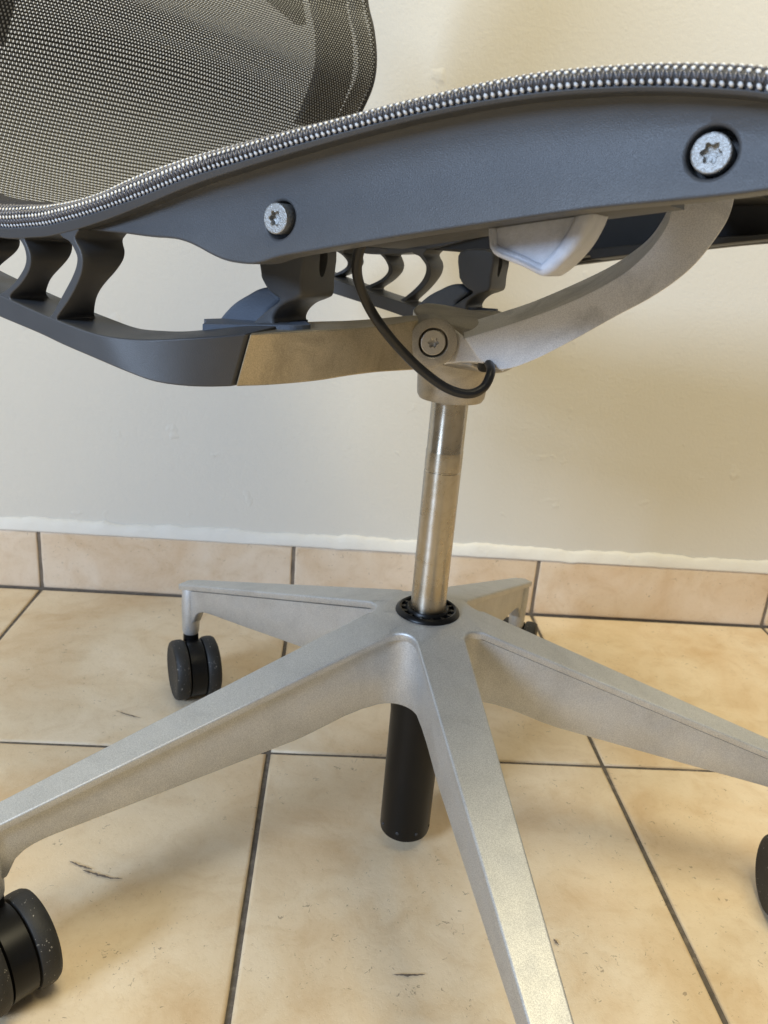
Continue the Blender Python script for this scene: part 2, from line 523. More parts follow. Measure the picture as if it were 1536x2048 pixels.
# --- seat side rails with their bolt holes
def circle(c, r, n=40): return [(c[0] + r * math.cos(2 * PI * i / n), c[1] + r * math.sin(2 * PI * i / n)) for i in range(n)]
rail_top = [(-0.1275, -0.2050, 0.4828), (-0.1084, -0.2050, 0.4892), (-0.0788, -0.2050, 0.4981), (-0.0449, -0.2050, 0.5090), (-0.0140, -0.2050, 0.5172), (0.0141, -0.2050, 0.5242), (0.0401, -0.2050, 0.5302), (0.0640, -0.2050, 0.5354), (0.0862, -0.2050, 0.5396), (0.1070, -0.2050, 0.5427), (0.1264, -0.2050, 0.5449), (0.1448, -0.2050, 0.5460), (0.1623, -0.2050, 0.5462), (0.1788, -0.2050, 0.5457), (0.2002, -0.2050, 0.5438), (0.2163, -0.2050, 0.5394)]
rail_bot = [(0.2237, -0.2050, 0.5196), (0.2154, -0.2050, 0.5183), (0.2061, -0.2050, 0.5169), (0.1963, -0.2050, 0.5151), (0.1755, -0.2050, 0.5120), (0.1494, -0.2050, 0.5083), (0.1126, -0.2050, 0.5016), (0.0682, -0.2050, 0.4930), (0.0275, -0.2050, 0.4845), (0.0051, -0.2050, 0.4797), (-0.0055, -0.2050, 0.4763), (-0.0142, -0.2050, 0.4749), (-0.0268, -0.2050, 0.4752), (-0.0365, -0.2050, 0.4772), (-0.0464, -0.2050, 0.4802), (-0.0547, -0.2050, 0.4821), (-0.0633, -0.2050, 0.4829), (-0.0788, -0.2050, 0.4826), (-0.0974, -0.2050, 0.4830)]
BH1 = (0.0021, -0.2022, 0.4957); BH2 = (0.1856, -0.2015, 0.5281); BC1 = (0.0022, -0.2060, 0.4962); BC2 = (0.1854, -0.2027, 0.5278)
rail_loop = xz(cr(rail_top, 4)) + xz(cr(rail_bot, 4))
rail = extrude_profile("side_rail", [rail_loop, circle((BH1[0], BH1[2]), 0.0084), circle((BH2[0], BH2[2]), 0.0084)], -0.205, -0.189, M['plastic'], chair, 0.0012, 3)
def lerp_at(path, x):
    P_ = sorted((p[0], p[2]) for p in path)
    if x <= P_[0][0]: return P_[0][1]
    for (xa, za), (xb, zb_) in zip(P_, P_[1:]):
        if xa <= x <= xb: return za + (zb_ - za) * (x - xa) / max(xb - xa, 1e-9)
    return P_[-1][1]
bm = bmesh.new(); bm.from_mesh(rail.data)
bmesh.ops.dissolve_limit(bm, angle_limit=math.radians(0.5), verts=bm.verts[:], edges=bm.edges[:])
for i in range(26):
    bmesh.ops.bisect_plane(bm, geom=bm.verts[:] + bm.edges[:] + bm.faces[:], plane_co=(0, 0, 0.466 + 0.0036 * i - 0.010), plane_no=(-0.13, 0, 1), dist=1e-6)
for i in range(16):
    bmesh.ops.bisect_plane(bm, geom=bm.verts[:] + bm.edges[:] + bm.faces[:], plane_co=(-0.09 + 0.021 * i, 0, 0), plane_no=(1, 0, 0), dist=1e-6)
for v in bm.verts:
    if v.co.y < -0.1965:
        zt_, zb_ = lerp_at(rail_top, v.co.x), lerp_at(rail_bot, v.co.x)
        hgt = max(zt_ - zb_, 0.004); t = min(max((v.co.z - zb_) / hgt, 0), 1)
        v.co.y += 0.115 * hgt * math.sin(PI * (1 - t) ** 0.62) - 0.018 * hgt * (1 - t)
bm.to_mesh(rail.data); bm.free()
mirror(rail)
inner = [(x, z + 0.0016) for x, z in rail_loop]
liner = extrude_profile("rail_liner", [inner], -0.189, -0.183, M['plastic_dark'], chair, 0.0008, 1)
mirror(liner)

def bolt(name, base, direction, R, H, m, parent):
    n = 72; bm = bmesh.new(); rings = []
    def star(k, th): return k * (0.0030 + 0.00052 * math.cos(6 * th))
    for r, z in ((R * 0.97, -0.004), (R, 0.0), (R, H - 0.0006), (R - 0.00018, H - 0.0002), (R - 0.0006, H), ('s', H), ('s1', H - 0.0003), ('s2', H - 0.0026)):
        ring = []
        for i in range(n):
            th = 2 * PI * i / n
            rr = {'s': star(1.07, th), 's1': star(1.0, th), 's2': star(0.92, th)}.get(r, r) if isinstance(r, str) else r
            ring.append(bm.verts.new((rr * math.cos(th), rr * math.sin(th), z)))
        rings.append(ring)
    for a, b in zip(rings, rings[1:]):
        for i in range(n): bm.faces.new((a[i], a[(i+1) % n], b[(i+1) % n], b[i]))
    c = bm.verts.new((0, 0, H - 0.0034))
    for i in range(n): bm.faces.new((rings[-1][i], rings[-1][(i+1) % n], c))
    bmesh.ops.transform(bm, matrix=axis_matrix(base, direction), verts=bm.verts)
    me = from_bm(bm, name); sharp(me, 25)
    return link(name, me, m, parent)
bolt("bolt", (BC1[0], -0.1975, BC1[2]), (0.0, -1, 0.0), 0.0068, 0.0085, M['bolt'], chair)
bolt("bolt", (BC2[0], -0.1965, BC2[2]), (0.02, -1, 0.03), 0.0067, 0.0062, M['bolt'], chair)

# --- the mesh carrier: band edge, frame strip, woven suspension
edge_top = [(0.2136, -0.2000, 0.5493), (0.1975, -0.2000, 0.5536), (0.1760, -0.2000, 0.5551), (0.1593, -0.2000, 0.5553), (0.1418, -0.2000, 0.5547), (0.1232, -0.2000, 0.5535), (0.1036, -0.2000, 0.5510), (0.0827, -0.2000, 0.5473), (0.0603, -0.2000, 0.5432), (0.0361, -0.2000, 0.5383), (0.0098, -0.2000, 0.5334), (-0.0187, -0.2000, 0.5278), (-0.0497, -0.2000, 0.5214), (-0.0838, -0.2000, 0.5129), (-0.1136, -0.2000, 0.5028), (-0.1417, -0.2000, 0.4970), (-0.1670, -0.2000, 0.4953), (-0.2074, -0.2000, 0.4968)] \
    + [(-0.222, -0.200, 0.506), (-0.237, -0.200, 0.530), (-0.241, -0.200, 0.558), (-0.236, -0.200, 0.582), (-0.223, -0.200, 0.604), (-0.213, -0.200, 0.625), (-0.211, -0.200, 0.646), (-0.216, -0.200, 0.671), (-0.225, -0.200, 0.695), (-0.229, -0.200, 0.73), (-0.220, -0.2, 0.78), (-0.202, -0.2, 0.84), (-0.180, -0.2, 0.92), (-0.168, -0.2, 1.0)]  # upper back is out of view; forward lean added to place its wall shadow
edge_low = [(0.2160, -0.2050, 0.5404), (0.2000, -0.2050, 0.5448), (0.1786, -0.2050, 0.5466), (0.1621, -0.2050, 0.5471), (0.1447, -0.2050, 0.5468), (0.1263, -0.2050, 0.5457), (0.1068, -0.2050, 0.5436), (0.0861, -0.2050, 0.5405), (0.0639, -0.2050, 0.5365), (0.0400, -0.2050, 0.5315), (0.0141, -0.2050, 0.5258), (-0.0141, -0.2050, 0.5191), (-0.0449, -0.2050, 0.5115), (-0.0787, -0.2050, 0.5012), (-0.1083, -0.2050, 0.4929), (-0.1361, -0.2050, 0.4865), (-0.1616, -0.2050, 0.4821), (-0.2021, -0.2050, 0.4809)] \
    + [(-0.232, -0.205, 0.499), (-0.249, -0.205, 0.527), (-0.253, -0.205, 0.558), (-0.248, -0.205, 0.585), (-0.235, -0.205, 0.608), (-0.225, -0.205, 0.627), (-0.223, -0.205, 0.646), (-0.228, -0.205, 0.669), (-0.237, -0.205, 0.692), (-0.241, -0.205, 0.732), (-0.232, -0.205, 0.783), (-0.214, -0.205, 0.845), (-0.192, -0.205, 0.924), (-0.18, -0.205, 1.002)]
ET, EL = cr(edge_top, 10), cr(edge_low, 10)
SEC = [(-0.10, 0.2085), (0.0, 0.2102), (0.14, 0.2114), (0.34, 0.2124), (0.56, 0.2118), (0.76, 0.2094), (0.90, 0.2050), (0.97, 0.2005), (1.0, 0.1975), (1.0, 0.1955)]
def band_point(i, q):
    """Point of the padded edge: i along the path, q along its cross-section in metres from the lower seam."""
    lo, hi = EL[i], ET[i]; up = Vector((hi.x - lo.x, 0, hi.z - lo.z)); h = up.length
    pts = [Vector((lo.x, -y, lo.z)) + up * k for k, y in SEC]
    acc = -0.0017
    for a, b in zip(pts, pts[1:]):
        L = (b - a).length
        if acc + L >= q:
            t = (q - acc) / L if L else 0
            nr = Vector((0, 0, 0)); tg = (b - a).normalized()
            along = (EL[min(i+1, len(EL)-1)] - EL[max(i-1, 0)]).normalized()
            nr = along.cross(tg).normalized()
            if nr.y > 0 and tg.z > 0.2: nr = -nr
            return a.lerp(b, t), tg, along, nr
        acc += L
    return None
NB = 18 * 10 + 4
bm = bmesh.new(); rows = []
for i in range(NB):
    lo, hi = EL[i], ET[i]; up = Vector((hi.x - lo.x, 0, hi.z - lo.z))
    rows.append([bm.verts.new(Vector((lo.x, -y, lo.z)) + up * k) for k, y in SEC])
for a, b in zip(rows, rows[1:]):
    for k in range(len(a) - 1): bm.faces.new((a[k], b[k], b[k+1], a[k+1]))
band = link("edge_band", from_bm(bm), M['band'], chair)
mirror(band)
welt = tube("back_welt", [Vector((p[0] - 0.002, p[1] - 0.0005, p[2])) for p in edge_top[19:]], 0.0022, M['band'], chair, 8, 6)
mirror(welt)
# arc-length stations along the padded edge
S = [0.0]
for a, b in zip(EL, EL[1:]): S.append(S[-1] + (b - a).length)
def station(s):
    for i in range(len(S) - 1):
        if S[i + 1] >= s: return i
    return len(S) - 2
def frame_pt(s, q):
    i = station(s); t = (s - S[i]) / max(S[i+1] - S[i], 1e-9)
    A, B = band_point(i, q), band_point(min(i + 1, len(S) - 1), q)
    if A is None or B is None: return None
    return A[0].lerp(B[0], t), A[1], A[2], A[3]
def blob(bm, c, ax, ay, az, sub=1):
    g = bmesh.ops.create_icosphere(bm, subdivisions=sub, radius=1.0)
    mx = Matrix((ax, ay, az)).transposed().to_4x4(); mx.translation = c
    bmesh.ops.transform(bm, matrix=mx, verts=g['verts'])
PITCH = 0.00285
yb, sb = bmesh.new(), bmesh.new()
s = 0.004; rnd = random.Random(5); cnt = 0
SMAX = S[18 * 10 - 10] + 0.012
while s < SMAX:
    for r_i, q in enumerate((0.0022, 0.0069, 0.0116)):
        F = frame_pt(s + (PITCH / 2 if r_i % 2 else 0) * 0.15, q)
        if F is None: continue
        p, tg, al, nr = F
        j = rnd.uniform(0.88, 1.08)
        tilt = (al + 0.12 * tg).normalized()
        blob(yb, p + nr * 0.00035, tilt * rnd.uniform(0.00082, 0.00100), (tg - rnd.uniform(0.0, 0.2) * al) * 0.00125 * j, nr * 0.00062)
    for q in (0.0001, 0.0046, 0.0093, 0.0139):
        for h, sg in ((0.0, 1), (PITCH * 0.5, -1)):
            F = frame_pt(s + h, q)
            if F is None: continue
            p, tg, al, nr = F
            blob(sb, p + nr * 0.0001, al * 0.00046, (tg + sg * rnd.uniform(0.22, 0.38) * al) * rnd.uniform(0.0017, 0.0021), nr * 0.00080)
    s += PITCH
yo = link("yarn_knots", from_bm(yb), M['yarn'], band); yo['kind'] = 'stuff'
so = link("edge_strands", from_bm(sb), M['strand'], band); so['kind'] = 'stuff'

# frame strip under the band
strip_low = [(0.2165, -0.2050, 0.5386), (0.2004, -0.2050, 0.5429), (0.1790, -0.2050, 0.5448), (0.1624, -0.2050, 0.5453), (0.1450, -0.2050, 0.5450), (0.1266, -0.2050, 0.5439), (0.1071, -0.2050, 0.5417), (0.0863, -0.2050, 0.5385), (0.0641, -0.2050, 0.5343), (0.0401, -0.2050, 0.5291), (0.0142, -0.2050, 0.5230), (-0.0140, -0.2050, 0.5160), (-0.0448, -0.2050, 0.5077), (-0.0788, -0.2050, 0.4967), (-0.1085, -0.2050, 0.4877), (-0.1366, -0.2050, 0.4806), (-0.1621, -0.2050, 0.4762), (-0.2028, -0.2050, 0.4750)] \
    + [(-0.238, -0.205, 0.494), (-0.257, -0.205, 0.525), (-0.261, -0.205, 0.558), (-0.256, -0.205, 0.588), (-0.243, -0.205, 0.611), (-0.233, -0.205, 0.629), (-0.231, -0.205, 0.646), (-0.236, -0.205, 0.667), (-0.245, -0.205, 0.69), (-0.249, -0.205, 0.734), (-0.24, -0.205, 0.786), (-0.222, -0.205, 0.848), (-0.2, -0.205, 0.926), (-0.188, -0.205, 1.004)]
secs = []
for lo, hi in zip(strip_low, edge_low):
    lo, hi = Vector(lo), Vector(hi)
    d = (hi - lo) * 0.04
    a = hi - d
    yi = 0.178 if a.x > -0.205 else 0.199
    secs.append([Vector((a.x, -0.2125, a.z)), Vector((lo.x, -0.2110, lo.z)), Vector((lo.x, -yi, lo.z)), Vector((a.x, -yi, a.z))])
strip = loft("seat_frame", secs, M['plastic'], chair, 8, 0.0012)
mirror(strip)

# woven suspension, one sheet from the seat's front edge up the back
bm = bmesh.new(); uvl = bm.loops.layers.uv.new('UVMap')
P = ET; nc = 28; rows = []; vacc = 0
sagd = []
for i in range(len(P)):
    frac = i / (len(P) - 1)
    sagd.append(0.006 if frac < 0.5 else 0.006 + 0.022 * min(1, (frac - 0.5) / 0.16))
for i, p in enumerate(P):
    tan = (P[min(i+1, len(P)-1)] - P[max(i-1, 0)]).normalized()
    nrm = Vector((tan.z, 0, -tan.x))
    if i: vacc += (P[i] - P[i-1]).length
    if nrm.z > 0: nrm = -nrm
    if nrm.x > 0 and abs(nrm.x) > abs(nrm.z): nrm = -nrm
    row = []
    for k in range(nc + 1):
        hwid = 0.1965 + 0.003 * min(1, max(0, (i / 10 - 14.5) / 3))
        y = hwid * (2 * k / nc - 1)
        w = 1 - (y / hwid) ** 2
        row.append((bm.verts.new(Vector((p.x, y, p.z)) + nrm * (sagd[i] * w + 0.0008)), y, vacc))
    rows.append(row)
for a, b in zip(rows, rows[1:]):
    for k in range(nc):
        q = (a[k], a[k+1], b[k+1], b[k])
        f = bm.faces.new([t[0] for t in q])
        for lp, t in zip(f.loops, q): lp[uvl].uv = (t[1], t[2])
me = D.meshes.new("suspension"); bm.to_mesh(me); bm.free()
link("suspension_mesh", me, M['mesh'], chair)

# back frame seen through the mesh: side posts and the wide cross member
BP = [Vector(p) for p in edge_top[17:]]
bm = bmesh.new()
def back_pt(z):
    for a, b in zip(BP, BP[1:]):
        if a.z <= z <= b.z: return a.lerp(b, (z - a.z) / (b.z - a.z)).x
    return BP[-1].x
secs = []
for z in (0.585, 0.60, 0.63, 0.66, 0.69, 0.72, 0.76, 0.80, 0.85, 0.9, 0.95, 0.99):
    x = back_pt(z) - 0.022
    w = 0.046
    secs.append([Vector((x, -0.198, z)), Vector((x - 0.004, -0.198 + w, z)), Vector((x - 0.014, -0.198 + w, z)), Vector((x - 0.012, -0.198, z))])
post = loft("back_post", secs, M['plastic_dark'], chair, 3, 0.003)
mirror(post)
secs = []
for k in range(9):
    y = -0.15 + 0.30 * k / 8
    z0 = 0.664 + 0.036 * (1 - (y / 0.15) ** 2); x = back_pt(0.7) - 0.028 - 0.03 * (1 - (y / 0.15) ** 2)
    secs.append([Vector((x, y, z0)), Vector((x - 0.02, y, z0 + 0.07)), Vector((x - 0.032, y, z0 + 0.07)), Vector((x - 0.014, y, z0))])
loft("back_crossbar", secs, M['plastic_dark'], chair, 2, 0.003)

# --- ribs between frame strip and rear yoke
def ribbon(center, widths):
    C_ = cr([(x, 0, z) for x, z in center], 8); n = len(C_); Lf, Rt = [], []
    for i, p in enumerate(C_):
        t = (C_[min(i+1, n-1)] - C_[max(i-1, 0)]).normalized(); nn = Vector((t.z, 0, -t.x))
        f = i / (n - 1) * (len(widths) - 1); k = min(int(f), len(widths) - 2)
        w = widths[k] + (widths[k+1] - widths[k]) * (f - k)
        Lf.append((p.x + nn.x * w / 2, p.z + nn.z * w / 2)); Rt.append((p.x - nn.x * w / 2, p.z - nn.z * w / 2))
    return Lf + Rt[::-1]
for pts in ([(-0.1450, -0.2105, 0.4826), (-0.1420, -0.2105, 0.4790), (-0.1388, -0.2105, 0.4774), (-0.1348, -0.2105, 0.4762), (-0.1318, -0.2105, 0.4733), (-0.1292, -0.2105, 0.4694), (-0.1292, -0.2105, 0.4663), (-0.1310, -0.2105, 0.4620), (-0.1351, -0.2105, 0.4561), (-0.1410, -0.2105, 0.4491), (-0.1462, -0.2105, 0.4429), (-0.1504, -0.2105, 0.4380), (-0.1537, -0.2105, 0.4349), (-0.1578, -0.2105, 0.4333), (-0.1599, -0.2105, 0.4294), (-0.1453, -0.2105, 0.4273), (-0.1446, -0.2105, 0.4307), (-0.1477, -0.2105, 0.4322), (-0.1482, -0.2105, 0.4343), (-0.1456, -0.2105, 0.4372), (-0.1403, -0.2105, 0.4422), (-0.1349, -0.2105, 0.4479), (-0.1301, -0.2105, 0.4539), (-0.1263, -0.2105, 0.4598), (-0.1248, -0.2105, 0.4643), (-0.1245, -0.2105, 0.4685), (-0.1260, -0.2105, 0.4726), (-0.1288, -0.2105, 0.4761), (-0.1298, -0.2105, 0.4791), (-0.1270, -0.2105, 0.4838)],
            [(-0.1905, -0.2105, 0.4797), (-0.1876, -0.2105, 0.4775), (-0.1836, -0.2105, 0.4761), (-0.1788, -0.2105, 0.4749), (-0.1749, -0.2105, 0.4719), (-0.1729, -0.2105, 0.4683), (-0.1725, -0.2105, 0.4640), (-0.1742, -0.2105, 0.4600), (-0.1778, -0.2105, 0.4559), (-0.1838, -0.2105, 0.4506), (-0.1909, -0.2105, 0.4460), (-0.1978, -0.2105, 0.4427), (-0.2038, -0.2105, 0.4409), (-0.2052, -0.2105, 0.4370), (-0.1875, -0.2105, 0.4352), (-0.1861, -0.2105, 0.4388), (-0.1892, -0.2105, 0.4402), (-0.1895, -0.2105, 0.4418), (-0.1871, -0.2105, 0.4441), (-0.1795, -0.2105, 0.4491), (-0.1730, -0.2105, 0.4549), (-0.1694, -0.2105, 0.4596), (-0.1682, -0.2105, 0.4644), (-0.1691, -0.2105, 0.4686), (-0.1715, -0.2105, 0.4727), (-0.1726, -0.2105, 0.4750), (-0.1699, -0.2105, 0.4803)],
            [(-0.2408, -0.2105, 0.4773), (-0.2376, -0.2105, 0.4750), (-0.2334, -0.2105, 0.4736), (-0.2280, -0.2105, 0.4727), (-0.2237, -0.2105, 0.4704), (-0.2214, -0.2105, 0.4676), (-0.2209, -0.2105, 0.4643), (-0.2229, -0.2105, 0.4611), (-0.2268, -0.2105, 0.4578), (-0.2335, -0.2105, 0.4535), (-0.2412, -0.2105, 0.4497), (-0.2489, -0.2105, 0.4470), (-0.2555, -0.2105, 0.4455), (-0.2571, -0.2105, 0.4424), (-0.2374, -0.2105, 0.4414), (-0.2359, -0.2105, 0.4442), (-0.2394, -0.2105, 0.4452), (-0.2397, -0.2105, 0.4466), (-0.2371, -0.2105, 0.4484), (-0.2286, -0.2105, 0.4524), (-0.2215, -0.2105, 0.4571), (-0.2175, -0.2105, 0.4609), (-0.2162, -0.2105, 0.4646), (-0.2172, -0.2105, 0.4679), (-0.2199, -0.2105, 0.4711), (-0.2211, -0.2105, 0.4729), (-0.2180, -0.2105, 0.4780)]):
    r = extrude_profile("rib", [xz(cr(pts, 3, True))], -0.2106, -0.176, M['plastic'], chair, 0.0007, 2)
    zs = [v.co.z for v in r.data.vertices]; zl, zh = min(zs), max(zs)
    for v in r.data.vertices:
        if v.co.y > -0.1933:
            t = (zh - v.co.z) / (zh - zl)
            v.co.y -= 0.0165 * math.exp(-((t - 0.60) / 0.33) ** 2)
    mirror(r)

# --- rear yoke: plastic cap sweeping back and up under the ribs
def yoke_section(top, bot, th, rise=0.0):
    t, b = Vector(top), Vector(bot)
    return [t, b, b + Vector((0, th, 0)), t + Vector((0, th, rise))]
cap_top = [(-0.0421, -0.1725, 0.4367), (-0.0542, -0.1835, 0.4344), (-0.0686, -0.1930, 0.4321), (-0.0906, -0.2015, 0.4292), (-0.1094, -0.2070, 0.4287), (-0.1250, -0.2095, 0.4298), (-0.1476, -0.2110, 0.4331), (-0.1675, -0.2110, 0.4361), (-0.1982, -0.2110, 0.4415), (-0.2415, -0.2110, 0.4495), (-0.2716, -0.2110, 0.4582), (-0.2893, -0.2110, 0.4689), (-0.2878, -0.2110, 0.4867), (-0.2696, -0.2110, 0.5103)]
cap_bot = [(-0.0517, -0.1725, 0.4066), (-0.0593, -0.1835, 0.4063), (-0.0687, -0.1930, 0.4064), (-0.0808, -0.2015, 0.4076), (-0.0948, -0.2070, 0.4109), (-0.1221, -0.2095, 0.4159), (-0.1444, -0.2110, 0.4199), (-0.1651, -0.2110, 0.4236), (-0.1998, -0.2110, 0.4286), (-0.2463, -0.2110, 0.4359), (-0.2854, -0.2110, 0.4439), (-0.3113, -0.2110, 0.4566), (-0.3132, -0.2110, 0.4794), (-0.2950, -0.2110, 0.5053)]
CT = [0.040, 0.041, 0.040, 0.038, 0.037, 0.036, 0.036, 0.036, 0.036, 0.036, 0.034, 0.026, 0.016, 0.012]
CR = [0.0045, 0.0055, 0.0045, 0.0025, 0.0012] + [0.0] * 9
secs = [yoke_section(a, b, t, r_) for a, b, t, r_ in zip(cap_top, cap_bot, CT, CR)]
yoke = loft("rear_yoke", secs, M['plastic'], chair, 5, 0.0016)
mirror(yoke)

# --- bare metal arm from the yoke cap to the hub
arm_top = [(-0.0412, -0.1700, 0.4367), (-0.0344, -0.1530, 0.4376), (-0.0230, -0.1310, 0.4390), (-0.0152, -0.1120, 0.4398), (-0.0080, -0.0905, 0.4411), (-0.0052, -0.0715, 0.4423), (-0.0024, -0.0565, 0.4435), (-0.0014, -0.0450, 0.4431)]
arm_bot = [(-0.0499, -0.1710, 0.4067), (-0.0384, -0.1530, 0.4074), (-0.0240, -0.1310, 0.4096), (-0.0148, -0.1120, 0.4120), (-0.0083, -0.0905, 0.4130), (-0.0041, -0.0715, 0.4127), (0.0002, -0.0565, 0.4126), (0.0012, -0.0450, 0.4123)]
def arm_section(top, bot, th):
    t, b = Vector(top), Vector(bot); off = Vector((-0.6, 0.8, 0)) * th
    return [t, b, b + off, t + off + Vector((0, 0, 0.001))]
marm = loft("metal_arm", [arm_section(a, b, t) for a, b, t in zip(arm_top, arm_bot, (0.038, 0.038, 0.036, 0.034, 0.032, 0.028, 0.022, 0.018))], M['alu_arm'], chair, 5, 0.0014)
mirror(marm)

# pivot eye at the arm's inner end, with its bolt sunk in a counterbore
PV = Vector((0.0078, -0.0500, 0.4307)); PD = Vector((0.62, -0.78, 0.0)).normalized()
mx = axis_matrix(PV, PD)
eye = lathe("pivot_eye", [(0.0, -0.024), (0.0158, -0.024), (0.0162, -0.002), (0.0154, 0.0012), (0.0140, 0.0016), (0.0099, 0.0016), (0.0095, 0.0012), (0.0094, -0.006), (0.0, -0.006)], M['alu_hub'], chair, 56, mx)
mirror(eye)
bolt("bolt", PV + PD * (-0.0045), PD, 0.0081, 0.0055, M['bolt_warm'], chair)

# --- hub casting over the gas column
hub_p = [(0.0, 0.432), (0.030, 0.430), (0.033, 0.420), (0.030, 0.411), (0.0252, 0.405), (0.0246, 0.395), (0.0240, 0.3895), (0.0225, 0.3868), (0.0150, 0.3862), (0.0, 0.3862)]
hub = lathe("hub_casting", hub_p, M['alu_hub'], chair, 56)
secs = []
for y, x0, x1, z0, z1 in ((-0.036, -0.012, 0.030, 0.417, 0.444), (-0.026, -0.022, 0.036, 0.413, 0.448), (0.0, -0.028, 0.038, 0.411, 0.450), (0.026, -0.022, 0.036, 0.413, 0.448), (0.036, -0.012, 0.030, 0.417, 0.444)):
    secs.append([Vector((x0, y, z1)), Vector((x0, y, z0)), Vector((x1, y, z0)), Vector((x1, y, z1 - 0.004))])
loft("hub_block", secs, M['alu_hub'], chair, 4, 0.004)

# --- front levers sweeping up to the rail
lev = [ # ridge, lower edge, far silhouette
    ((0.0273, -0.0460, 0.4358), (0.0381, -0.0460, 0.4248), (0.0138, -0.0220, 0.4410)),
    ((0.0385, -0.0460, 0.4403), (0.0541, -0.0460, 0.4198), (0.0248, -0.0200, 0.4464)),
    ((0.0581, -0.0460, 0.4488), (0.0735, -0.0460, 0.4278), (0.0376, -0.0160, 0.4519)),
    ((0.0827, -0.0460, 0.4602), (0.0979, -0.0460, 0.4439), (0.0565, -0.0120, 0.4605)),
    ((0.1055, -0.0460, 0.4730), (0.1197, -0.0460, 0.4597), (0.0808, -0.0100, 0.4736)),
    ((0.1212, -0.0460, 0.4845), (0.1368, -0.0460, 0.4716), (0.1019, -0.0100, 0.4861)),
    ((0.1297, -0.0460, 0.4939), (0.1494, -0.0460, 0.4826), (0.1150, -0.0120, 0.4962)),
    ((0.1349, -0.0460, 0.5018), (0.1582, -0.0460, 0.4932), (0.1231, -0.0140, 0.5042)),
    ((0.1386, -0.0460, 0.5099), (0.1657, -0.0460, 0.5072), (0.1284, -0.0160, 0.5132)),
    ((0.1395, -0.0460, 0.5174), (0.1689, -0.0460, 0.5164), (0.1312, -0.0180, 0.5209)),
    ((0.1390, -0.0460, 0.5243), (0.1695, -0.0460, 0.5262), (0.1315, -0.0200, 0.5278)),
    ((0.1378, -0.0460, 0.5292), (0.1692, -0.0460, 0.5319), (0.1305, -0.0200, 0.5327)),
]
secs = []
for a, b, c_ in lev:
    a, b, c_ = Vector(a), Vector(b), Vector(c_)
    secs.append([a, b, b + (c_ - a) * 0.9 + Vector((0, 0, 0.001)), c_])
lever = loft("front_lever", secs, M['alu_lever'], chair, 5, 0.0018)
web = [[Vector((0.0139, -0.0360, 0.4401)), Vector((0.0091, -0.0360, 0.4159)), Vector((0.0022, -0.0100, 0.4084)), Vector((0.0032, -0.0100, 0.4391))],
       [Vector((0.0252, -0.0400, 0.4345)), Vector((0.0270, -0.0400, 0.4202)), Vector((0.0200, -0.0120, 0.4120)), Vector((0.0145, -0.0120, 0.4406))],
       [Vector((0.0396, -0.0430, 0.4289)), Vector((0.0440, -0.0430, 0.4217)), Vector((0.0379, -0.0160, 0.4161)), Vector((0.0329, -0.0160, 0.4398))],
       [Vector((0.0544, -0.0455, 0.4213)), Vector((0.0567, -0.0455, 0.4189)), Vector((0.0492, -0.0260, 0.4171)), Vector((0.0471, -0.0260, 0.4327))]]
w = loft("lever_web", web, M['alu_lever'], chair, 4, 0.001)

# --- spring link between rail and arm, with its rubbery boot
link_pts = [(-0.0590, -0.1410, 0.4848), (-0.0583, -0.1410, 0.4673), (-0.0563, -0.1410, 0.4625), (-0.0525, -0.1410, 0.4585), (-0.0480, -0.1410, 0.4559), (-0.0440, -0.1410, 0.4542), (-0.0460, -0.1410, 0.4517), (-0.0513, -0.1410, 0.4481), (-0.0581, -0.1410, 0.4428), (-0.0639, -0.1410, 0.4367), (-0.0484, -0.1410, 0.4386), (-0.0478, -0.1410, 0.4432), (-0.0451, -0.1410, 0.4479), (-0.0396, -0.1410, 0.4522), (-0.0327, -0.1410, 0.4551), (-0.0290, -0.1410, 0.4579), (-0.0288, -0.1410, 0.4660), (-0.0307, -0.1410, 0.4868)]
lk = extrude_profile("spring_link", [xz(cr(link_pts, 4, True))], -0.143, -0.110, M['plastic'], chair, 0.0020, 3)
def carve(o, cutter_bm):
    me = from_bm(cutter_bm); c = D.objects.new("tmp", me); COL.objects.link(c); c.parent = o.parent
    md = o.modifiers.new("cut", 'BOOLEAN'); md.object = c; md.solver = 'EXACT'; md.operation = 'DIFFERENCE'
    bpy.context.view_layer.update()
    dg = bpy.context.evaluated_depsgraph_get()
    new = D.meshes.new_from_object(o.evaluated_get(dg))
    o.modifiers.clear(); mt = o.data.materials[0]; o.data = new
    new.materials.clear(); new.materials.append(mt)
    D.objects.remove(c)
SL = (-0.0327, -0.1240, 0.4776)
bm = bmesh.new(); bmesh.ops.create_icosphere(bm, subdivisions=3, radius=1.0)
bmesh.ops.transform(bm, matrix=Matrix.Translation(SL) @ Matrix.Diagonal((0.011, 0.0042, 0.011, 1)), verts=bm.verts)
carve(lk, bm)
mirror(lk)
boot_pts = [(-0.0989, -0.1330, 0.4325), (-0.0969, -0.1330, 0.4364), (-0.0910, -0.1330, 0.4425), (-0.0843, -0.1330, 0.4479), (-0.0755, -0.1330, 0.4529), (-0.0661, -0.1330, 0.4576), (-0.0568, -0.1330, 0.4588), (-0.0488, -0.1330, 0.4535), (-0.0523, -0.1330, 0.4497), (-0.0588, -0.1330, 0.4438), (-0.0615, -0.1330, 0.4366)]
bt = extrude_profile("link_boot", [xz(cr(boot_pts, 4, True))], -0.1345, -0.112, M['boot'], chair, 0.003, 3)
mirror(bt)
fl0, fl1 = Vector((-0.0857, -0.1660, 0.4349)), Vector((-0.0297, -0.1410, 0.4398))
secs = []
